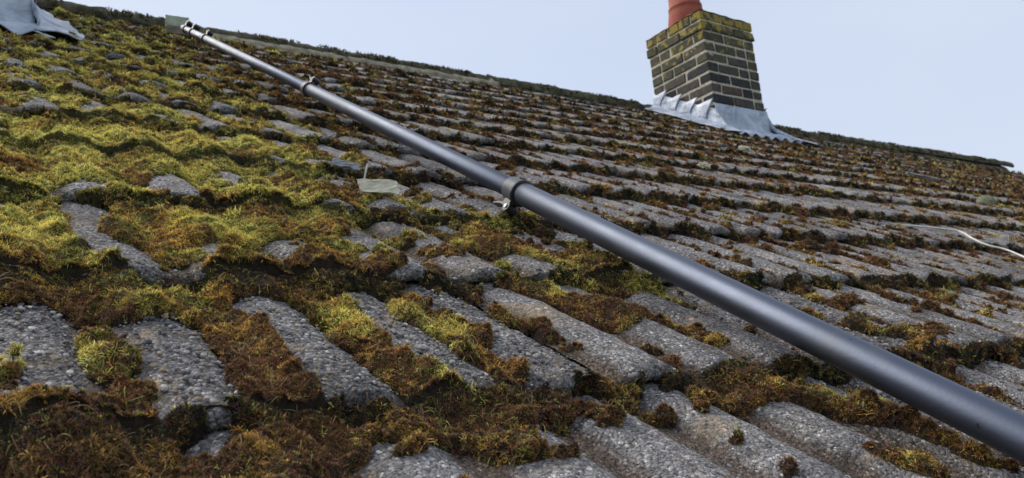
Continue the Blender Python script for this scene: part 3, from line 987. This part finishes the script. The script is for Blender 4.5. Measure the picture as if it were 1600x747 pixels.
def flaunching(root, x0, y0, w, d, z):
    n = 12
    vs = []
    for i in range(n + 1):
        for j in range(n + 1):
            fx, fy = i / n, j / n
            e = min(fx, 1 - fx, fy, 1 - fy) * 2
            p = Vector((x0 - 0.005 + (w + 0.01) * fx, y0 - 0.005 + (d + 0.01) * fy, 0))
            p.z = z - 0.004 + 0.085 * min(1, e * 1.5) ** 0.8 + mnoise.noise(p * 15) * 0.012
            vs.append(p)
    o = link('flaunching', mk_mesh('flaunching', vs, grid_faces(n + 1, n + 1), True, M_FLAU)); keep(o, root)


M_FLAU = simple('lichened_mortar_cap', (0.26, 0.22, 0.12), 0.95, 0, 22, 0.5, 0.006)
flaunching(chA, CX, CY, CW, CDp, topz)
t = NT('terracotta')
c = t.ramp(t.noise(9, 5, 0.6), [(0.3, (0.20, 0.045, 0.028)), (0.6, (0.30, 0.075, 0.045)), (0.75, (0.24, 0.11, 0.08))])
M_TERR = t.fin(c, 0.8, t.bump(t.noise(60, 3), 0.003))


def lathe(name, prof, mat, seg=40):
    a = np.arange(seg) / seg * 2 * np.pi
    P = np.array([[(r * math.cos(x), r * math.sin(x), z) for x in a] for r, z in prof])
    return mk_mesh(name, P.reshape(-1, 3), grid_faces(len(prof), seg, wrap=True)[:, ::-1], True, mat)


pot = link('chimney_pot', lathe('chimney_pot', [(0.150, -0.02), (0.148, 0.03), (0.135, 0.10), (0.128, 0.13), (0.131, 0.135), (0.131, 0.15), (0.122, 0.155), (0.112, 0.42), (0.125, 0.43), (0.128, 0.47), (0.118, 0.485), (0.092, 0.485), (0.098, 0.30), (0.10, 0.0)], M_TERR))
keep(pot, chA)
pot.matrix_basis = Matrix.Translation((CX + 0.20, CY + 0.30, topz + 0.04))

# second chimney, only its lead and the foot of its stack come into the frame
DX, DY, DW, DD = -0.42, 3.08, 0.70, 1.02
bz = zroof(DY) + 0.03
chB = empty('brick_chimney', (DX, DY, bz), 'chimney at the top left corner, only its wrinkled pale lead skirt in view', 'chimney')
chB['crumple'] = 2.2
stack(chB, DX, DY, DW, DD, bz, 13)
skirt(chB, DX, DY, DW, DD, 0.25, 0.20, 0.15, 0.17)
flaunching(chB, DX, DY, DW, DD, bz + 13 * CH)

# ------------------------------------------------------------------ telescopic pole
pole_mat = NT('grey_anodised_tube')
pc = pole_mat.ramp(pole_mat.noise(2.0, 3), [(0.3, (0.098, 0.115, 0.155)), (0.7, (0.115, 0.132, 0.172))])
sc_m = pole_mat.noise(240, 2, 0.5)
pmap = pole_mat.n.new('ShaderNodeMapping'); pmap.inputs['Scale'].default_value = (30, 7, 12)
pole_mat.l(pole_mat.geo.outputs['Position'], pmap.inputs[0])
smear = pole_mat.noise(1.0, 6, 0.7, vec=pmap.outputs[0])
pc = pole_mat.mix(pole_mat.math('MULTIPLY', pole_mat.ramp(smear, [(0.55, 0.0), (0.75, 1.0)]), 0.35), pc, (0.21, 0.20, 0.18))
speck = pole_mat.ramp(pole_mat.noise(95, 2, 0.5), [(0.74, 0.0), (0.77, 1.0)])
pc = pole_mat.mix(pole_mat.math('MULTIPLY', speck, 0.7), pc, (0.05, 0.04, 0.03))
M_POLE = pole_mat.fin(pc, pole_mat.ramp(smear, [(0.3, 0.42), (0.7, 0.56)]), pole_mat.bump(sc_m, 0.00012), metal=1.0, spec=0.4)
M_BLK = simple('black_plastic', (0.018, 0.019, 0.022), 0.38, 0, 60, 0.3)
M_COLL = simple('grey_plastic_collar', (0.07, 0.075, 0.09), 0.45, 0.2, 60, 0.15)
M_STEEL = simple('dull_steel', (0.35, 0.36, 0.38), 0.45, 0.9)

PA = Vector((0.59817238, 0.27409148, -0.05350)) * (0.80 / 0.66)
PB = Vector((0.99271851, 3.91468942, 1.98487197)) * (3.85 / 4.5)
PK = 1.1
PA *= PK; PB *= PK
ax = (PB - PA).normalized()
PA = PA - ax * 0.75 * PK
PA.z += CZ; PB.z += CZ
PLEN = (PB - PA).length
pole = empty('telescopic_pole', PA, 'long dark grey telescopic pole lying diagonally up the mossy roof', 'pole')
Q = ax.to_track_quat('Z', 'Y')


def on_pole(o, s, spin=0.0):
    keep(o, pole)
    o.matrix_basis = Matrix.Translation(PA + ax * s * PK) @ Q.to_matrix().to_4x4() @ Matrix.Rotation(spin, 4, 'Z') @ Matrix.Scale(PK, 4)
    return o


def tube(name, s0, s1, r, mat, lip=0.0):
    pr = [(r * 0.86, 0.0), (r - 0.0008, 0.0), (r, 0.0012), (r, (s1 - s0) * 0.5), (r, s1 - s0 - 0.0012), (r - 0.0008, s1 - s0), (r * 0.86, s1 - s0)]
    o = link(name, lathe(name, pr, mat, 48))
    return on_pole(o, s0)


def spin_for(d):
    """spin that turns the local x axis of a ring on the pole towards world direction d"""
    lx = Q @ Vector((1, 0, 0)); ly = Q @ Vector((0, 1, 0))
    return math.atan2(Vector(d).dot(ly), Vector(d).dot(lx))


SEC = [(0.0, 1.521, 0.0178), (1.49, 2.553, 0.0157), (2.53, 3.766, 0.0144), (3.73, 4.00, 0.0138), (3.97, 4.20, 0.0130)]
for a_, b_, r_ in SEC:
    tube('tube_section', a_, b_, r_, M_POLE)
sdn = spin_for((-0.30, -0.35, -0.85)); sup = spin_for((0.45, -0.2, 0.85))
CLAMPS = [(1.521, 0.0176, sdn, 1.0), (2.553, 0.0155, sup, 0.95), (3.766, 0.0143, sup, 1.0), (4.00, 0.0136, sup, 1.3), (4.13, 0.0130, sup, 1.4)]


def clamp(s, r, spin, scale=1.0):
    """collar band with lugs, cam lever, bolt and nut"""
    L = 0.030 * scale
    pr = [(r * 0.9, 0), (r + 0.0018, 0), (r + 0.003, 0.0015), (r + 0.003, L * 0.25), (r + 0.0018, L * 0.27), (r + 0.0018, L), (r + 0.0008, L + 0.0012), (r * 0.9, L + 0.0012)]
    col_ = on_pole(link('collar', lathe('collar', pr, M_COLL, 48)), s, spin)
    rim = on_pole(link('collar_rim', lathe('collar_rim', [(r * 0.9, -0.0025), (r + 0.0034, -0.0025), (r + 0.0042, -0.001), (r + 0.0034, 0.001), (r * 0.9, 0.001)], M_BLK, 48)), s, spin)
    def bevbox(name, c, sz, mat, bev=0.0015, rot=None):
        bm = bmesh.new(); bmesh.ops.create_cube(bm, size=1)
        for vv in bm.verts: vv.co = Vector((vv.co.x * sz[0], vv.co.y * sz[1], vv.co.z * sz[2]))
        bmesh.ops.bevel(bm, geom=list(bm.edges), offset=bev, segments=2, affect='EDGES')
        if rot: bmesh.ops.rotate(bm, verts=bm.verts, cent=(0, 0, 0), matrix=Matrix.Rotation(rot[0], 3, rot[1]))
        bmesh.ops.translate(bm, verts=bm.verts, vec=c)
        me = bpy.data.meshes.new(name); bm.to_mesh(me); bm.free(); me.materials.append(mat)
        return on_pole(link(name, me), s, spin)
    k = scale
    # two lugs standing off the split of the collar
    bevbox('lug', Vector((r + 0.006 * k, -0.0055 * k, 0.012 * k)), (0.014 * k, 0.0045 * k, 0.020 * k), M_BLK)
    bevbox('lug', Vector((r + 0.006 * k, 0.0055 * k, 0.012 * k)), (0.014 * k, 0.0045 * k, 0.020 * k), M_BLK)
    # cam lever: round head and a curved arm along the tube
    bm = bmesh.new()
    pts2 = []
    for i in range(13):
        f = i / 12
        z = 0.004 + 0.040 * f
        cx = r + 0.012 - 0.004 * math.sin(f * math.pi) + 0.004 * f
        hw = 0.0065 * (1 - 0.45 * f)
        pts2.append((cx, z, hw))
    prev = None
    for cx, z, hw in pts2:
        ring = [bm.verts.new(Vector((cx + hw * a, b, z)) * 1.0) for a, b in ((-0.55, -0.007 * k), (0.55, -0.007 * k), (0.55, 0.007 * k), (-0.55, 0.007 * k))]
        if prev:
            for j in range(4): bm.faces.new((prev[j], prev[(j + 1) % 4], ring[(j + 1) % 4], ring[j]))
        else: bm.faces.new(ring[::-1])
        prev = ring
    bm.faces.new(prev)
    bmesh.ops.bevel(bm, geom=list(bm.edges), offset=0.0008, segments=1, affect='EDGES')
    me = bpy.data.meshes.new('lever'); bm.to_mesh(me); bm.free(); me.materials.append(M_BLK)
    on_pole(link('lever', me), s, spin)
    def cyl(name, c, rad, L_, mat):
        bm = bmesh.new(); bmesh.ops.create_cone(bm, segments=20, radius1=rad, radius2=rad, depth=L_, cap_ends=True)
        bmesh.ops.bevel(bm, geom=[e for e in bm.edges if e.is_boundary or len(e.link_faces) == 2 and abs(e.calc_face_angle(0)) > 1], offset=0.0006, segments=2, affect='EDGES')
        bmesh.ops.rotate(bm, verts=bm.verts, cent=(0, 0, 0), matrix=Matrix.Rotation(math.pi / 2, 3, 'X'))
        bmesh.ops.translate(bm, verts=bm.verts, vec=c)
        me = bpy.data.meshes.new(name); bm.to_mesh(me); bm.free(); me.materials.append(mat)
        for p in me.polygons: p.use_smooth = False
        return on_pole(link(name, me), s, spin)
    cyl('lever_head', Vector((r + 0.012, 0, 0.004)), 0.0078 * k, 0.020 * k, M_BLK)
    cyl('bolt', Vector((r + 0.012, 0, 0.004)), 0.0034 * k, 0.024 * k, M_STEEL)
    return bevbox


for s_, r_, sp_, sc_ in CLAMPS:
    clamp(s_, r_, sp_, sc_)

# flat scraper head at the far end
HEAD = PB + ax * 0.07
hd = empty('scraper_head', HEAD, 'small pale green block held at the far end of the grey pole by the ridge', 'block')
M_GREEN = simple('pale_green_board', (0.42, 0.47, 0.36), 0.8, 0, 30, 0.35, 0.003)
M_TAN = simple('weathered_timber', (0.21, 0.18, 0.14), 0.9, 0, 35, 0.35, 0.004)


def slab(name, c, sz, mat, X, Yv, seed=0, amp=0.0015, parent=None):
    """rough slab; X, Yv its long and short directions"""
    X = Vector(X).normalized(); Z = X.cross(Vector(Yv)).normalized(); Y_ = Z.cross(X)
    bm = bmesh.new(); bmesh.ops.create_cube(bm, size=1)
    bmesh.ops.subdivide_edges(bm, edges=list(bm.edges), cuts=5, use_grid_fill=True)
    for vv in bm.verts:
        q = vv.co * 5 + Vector((seed * 3.1, 0, 0))
        jx = mnoise.noise(q * Vector((0, 1, 1)).length) * amp * 3
        p = X * (vv.co.x * sz[0] + (jx if abs(vv.co.x) > 0.4 else 0)) + Y_ * (vv.co.y * sz[1] + (mnoise.noise(q) * amp * 3 if abs(vv.co.y) > 0.4 else 0)) + Z * (vv.co.z * sz[2] + mnoise.noise(q * 1.7) * amp)
        vv.co = p
    me = bpy.data.meshes.new(name); bm.to_mesh(me); bm.free(); me.materials.append(mat)
    o = link(name, me, parent)
    o.location = c if parent is None else Vector(c) - Vector(parent.location)
    return o


SLP = Vector((0, CP, SP)); NRM = Vector((0, -SP, CP)); UX = Vector((1, 0, 0))
# block at the end of the pole
slab('board', HEAD + Vector((-0.002, 0.01, 0.018)), (0.10, 0.052, 0.026), M_GREEN, (1, -0.15, -0.03), (0, -0.2, 1), 1, parent=hd)
slab('foot_strip', HEAD + Vector((0.042, 0.0, -0.025)), (0.18, 0.036, 0.024), M_TAN, (1, -0.15, -0.05), (0, -0.3, 1), 2, parent=hd)


def bent_strip(name, pts, w, th, mat, label, cat):
    """a thin strip or cord through world points"""
    cu = bpy.data.curves.new(name, 'CURVE'); cu.dimensions = '3D'
    sp = cu.splines.new('NURBS'); sp.points.add(len(pts) - 1)
    for p, q in zip(sp.points, pts): p.co = (*q, 1)
    sp.use_endpoint_u = True; sp.order_u = 3
    cu.bevel_depth = th; cu.bevel_resolution = 3; cu.resolution_u = 8
    o = bpy.data.objects.new(name, cu)
    dg = bpy.context.evaluated_depsgraph_get()
    COL.objects.link(o)
    bpy.context.view_layer.update()
    me = bpy.data.meshes.new_from_object(o.evaluated_get(bpy.context.evaluated_depsgraph_get()))
    bpy.data.objects.remove(o)
    me.name = name
    me.materials.clear(); me.materials.append(mat)
    return link(name, me, label=label, cat=cat)


M_WHITE = simple('old_white_cord', (0.62, 0.61, 0.58), 0.6, 0, 30, 0.15)
cord = [RP(2.234, 1.257, .045), RP(2.294, 1.231, .052), RP(2.402, 1.229, .050), RP(2.469, 1.212, .052), RP(2.374, 1.125, .050), RP(2.354, 1.070, .047), RP(2.376, 1.038, .050), RP(2.336, 0.968, .048), RP(2.262, 0.873, .048), RP(2.234, 0.782, .05)]
bent_strip('white_cord', cord, 0, 0.0026, M_WHITE, 'thin white cord trailing over the tiles at the right edge of the roof', 'cord')
M_PLATE = simple('pale_lichened_mortar', (0.56, 0.53, 0.40), 0.9, 0, 40, 0.25, 0.002)
o = slab('mortar_fragment', RP(0.603, 1.212, 0.052), (0.064, 0.024, 0.005), M_PLATE, (1, -0.10, 0.0), SLP * 0.8 + NRM * 0.6, 4, 0.0022)
o['label'] = 'flat pale yellowish mortar flake standing in the moss left of the pole'; o['category'] = 'mortar flake'
M_SLATE = simple('grey_slate', (0.20, 0.205, 0.21), 0.8, 0, 60, 0.25, 0.002)
o = slab('tile_shard', RP(0.604, 1.354, 0.056), (0.048, 0.014, 0.007), M_SLATE, UX * 0.9 - SLP * 0.5, NRM * 0.5 + SLP, 5, 0.002)
o['label'] = 'narrow grey tile shard lying behind the pale mortar flake'; o['category'] = 'shard'
bent_strip('dry_twig', [RP(0.626, 1.318, 0.040), RP(0.627, 1.320, 0.054), RP(0.630, 1.323, 0.068)], 0, 0.0016, M_WHITE, 'short whitish twig standing upright beside the grey tile shard', 'twig')
o = slab('slipped_fragment', RP(4.580, 2.547, 0.055), (0.17, 0.035, 0.014), M_SLATE, UX * 0.75 - SLP * 0.66, SLP, 8, 0.003)
o['label'] = 'grey sliver of tile lying askew far up the right side of the roof'; o['category'] = 'shard'
o = slab('mortar_lump', RP(3.239, 2.703, 0.05), (0.055, 0.03, 0.02), M_PLATE, UX, SLP, 11, 0.004)
o['label'] = 'pale mortar crumb lying on the tiles below the chimney apron'; o['category'] = 'mortar lump'
o = slab('mortar_lump', RP(2.200, 1.988, 0.045), (0.035, 0.025, 0.014), M_PLATE, UX, SLP, 12, 0.004)
o['label'] = 'cream mortar crumb on the tiles, nearer the pole than the other crumb'; o['category'] = 'mortar lump'


def lump(name, c, r, mat, label, cat, seed):
    bm = bmesh.new(); bmesh.ops.create_icosphere(bm, subdivisions=4, radius=1)
    for vv in bm.verts:
        q = vv.co.copy()
        k_ = 1 + 0.10 * mnoise.noise(q * 2.5 + Vector((seed, 0, 0))) + 0.05 * mnoise.noise(q * 9)
        vv.co = UX * (q.x * r[0] * k_) + SLP * (q.y * r[1] * k_) + NRM * (q.z * r[2] * k_)
    me = bpy.data.meshes.new(name); bm.to_mesh(me); bm.free(); me.materials.append(mat)
    for p in me.polygons: p.use_smooth = True
    o = link(name, me, label=label, cat=cat); o.location = c
    return o


M_CUSH = simple('grey_green_cushion', (0.20, 0.205, 0.14), 0.95, 0, 130, 0.45, 0.006, 0.1)
lump('cushion_moss', RP(4.088, 1.932, 0.04), (0.048, 0.040, 0.032), M_CUSH, 'round grey green moss cushion standing alone near the right edge of the roof', 'moss', 3)

# aerial bracket and cable beyond the left chimney
M_DKG = simple('weathered_dark_fitting', (0.05, 0.05, 0.045), 0.6, 0, 30, 0.3)
ab = empty('aerial_bracket', RP(0.42, 4.6, 0.1), 'dark cylindrical fitting hanging above the ridge beside the left chimney', 'bracket')
AB = Vector((0.405, 4.15, CZ + 2.33))
o = link('sleeve', lathe('sleeve', [(0.001, 0), (0.018, 0), (0.021, 0.006), (0.021, 0.16), (0.001, 0.16)], M_DKG, 24)); keep(o, ab); o.matrix_basis = Matrix.Translation(AB)
o = link('mast', lathe('mast', [(0.012, 0), (0.012, 1.4), (0.001, 1.4)], M_STEEL, 16)); keep(o, ab); o.matrix_basis = Matrix.Translation(AB + Vector((0, 0, 0.15)))
arm = box_mesh('arm', DX + DW - 0.02, AB.x, AB.y + 0.0, AB.y + 0.02, AB.z + 0.10, AB.z + 0.12, M_DKG); keep(link('arm', arm), ab)
pc_ = [Vector((0.492, 4.22, CZ + 2.24)), Vector((0.512, 4.22, CZ + 2.28)), Vector((0.522, 4.20, CZ + 2.34)), Vector((0.50, 4.18, CZ + 2.45)), Vector((0.42, 4.16, CZ + 2.62))]
bent_strip('black_cable', pc_, 0, 0.0035, M_BLK, 'thin black cable curving up from the ridge beside the left chimney', 'cable')

# ------------------------------------------------------------------ house below and ground, out of the frame
M_GRASS = simple('lawn', (0.05, 0.085, 0.028), 0.95, 0, 3, 0.35)
g = mk_mesh('ground', [(-600, -600, 0), (600, -600, 0), (600, 600, 0), (-600, 600, 0)], [(0, 1, 2, 3)], False, M_GRASS)
link('ground', g, kind='structure')
hw = empty('rendered_house', (5.6, 4.2, 0), 'house walls under the tiled roof, below the frame', 'house')
M_WALL = simple('render_wall', (0.42, 0.39, 0.33), 0.9, 0, 6, 0.15, 0.002)
e0 = RP(0, ve, -0.15)
wy0 = e0.y + 0.3; wy1 = 2 * yr - wy0
keep(link('wall', box_mesh('wall', U0 + 0.2, U1 - 0.2, wy0, wy1, 0, e0.z + 0.05, M_WALL)), hw)
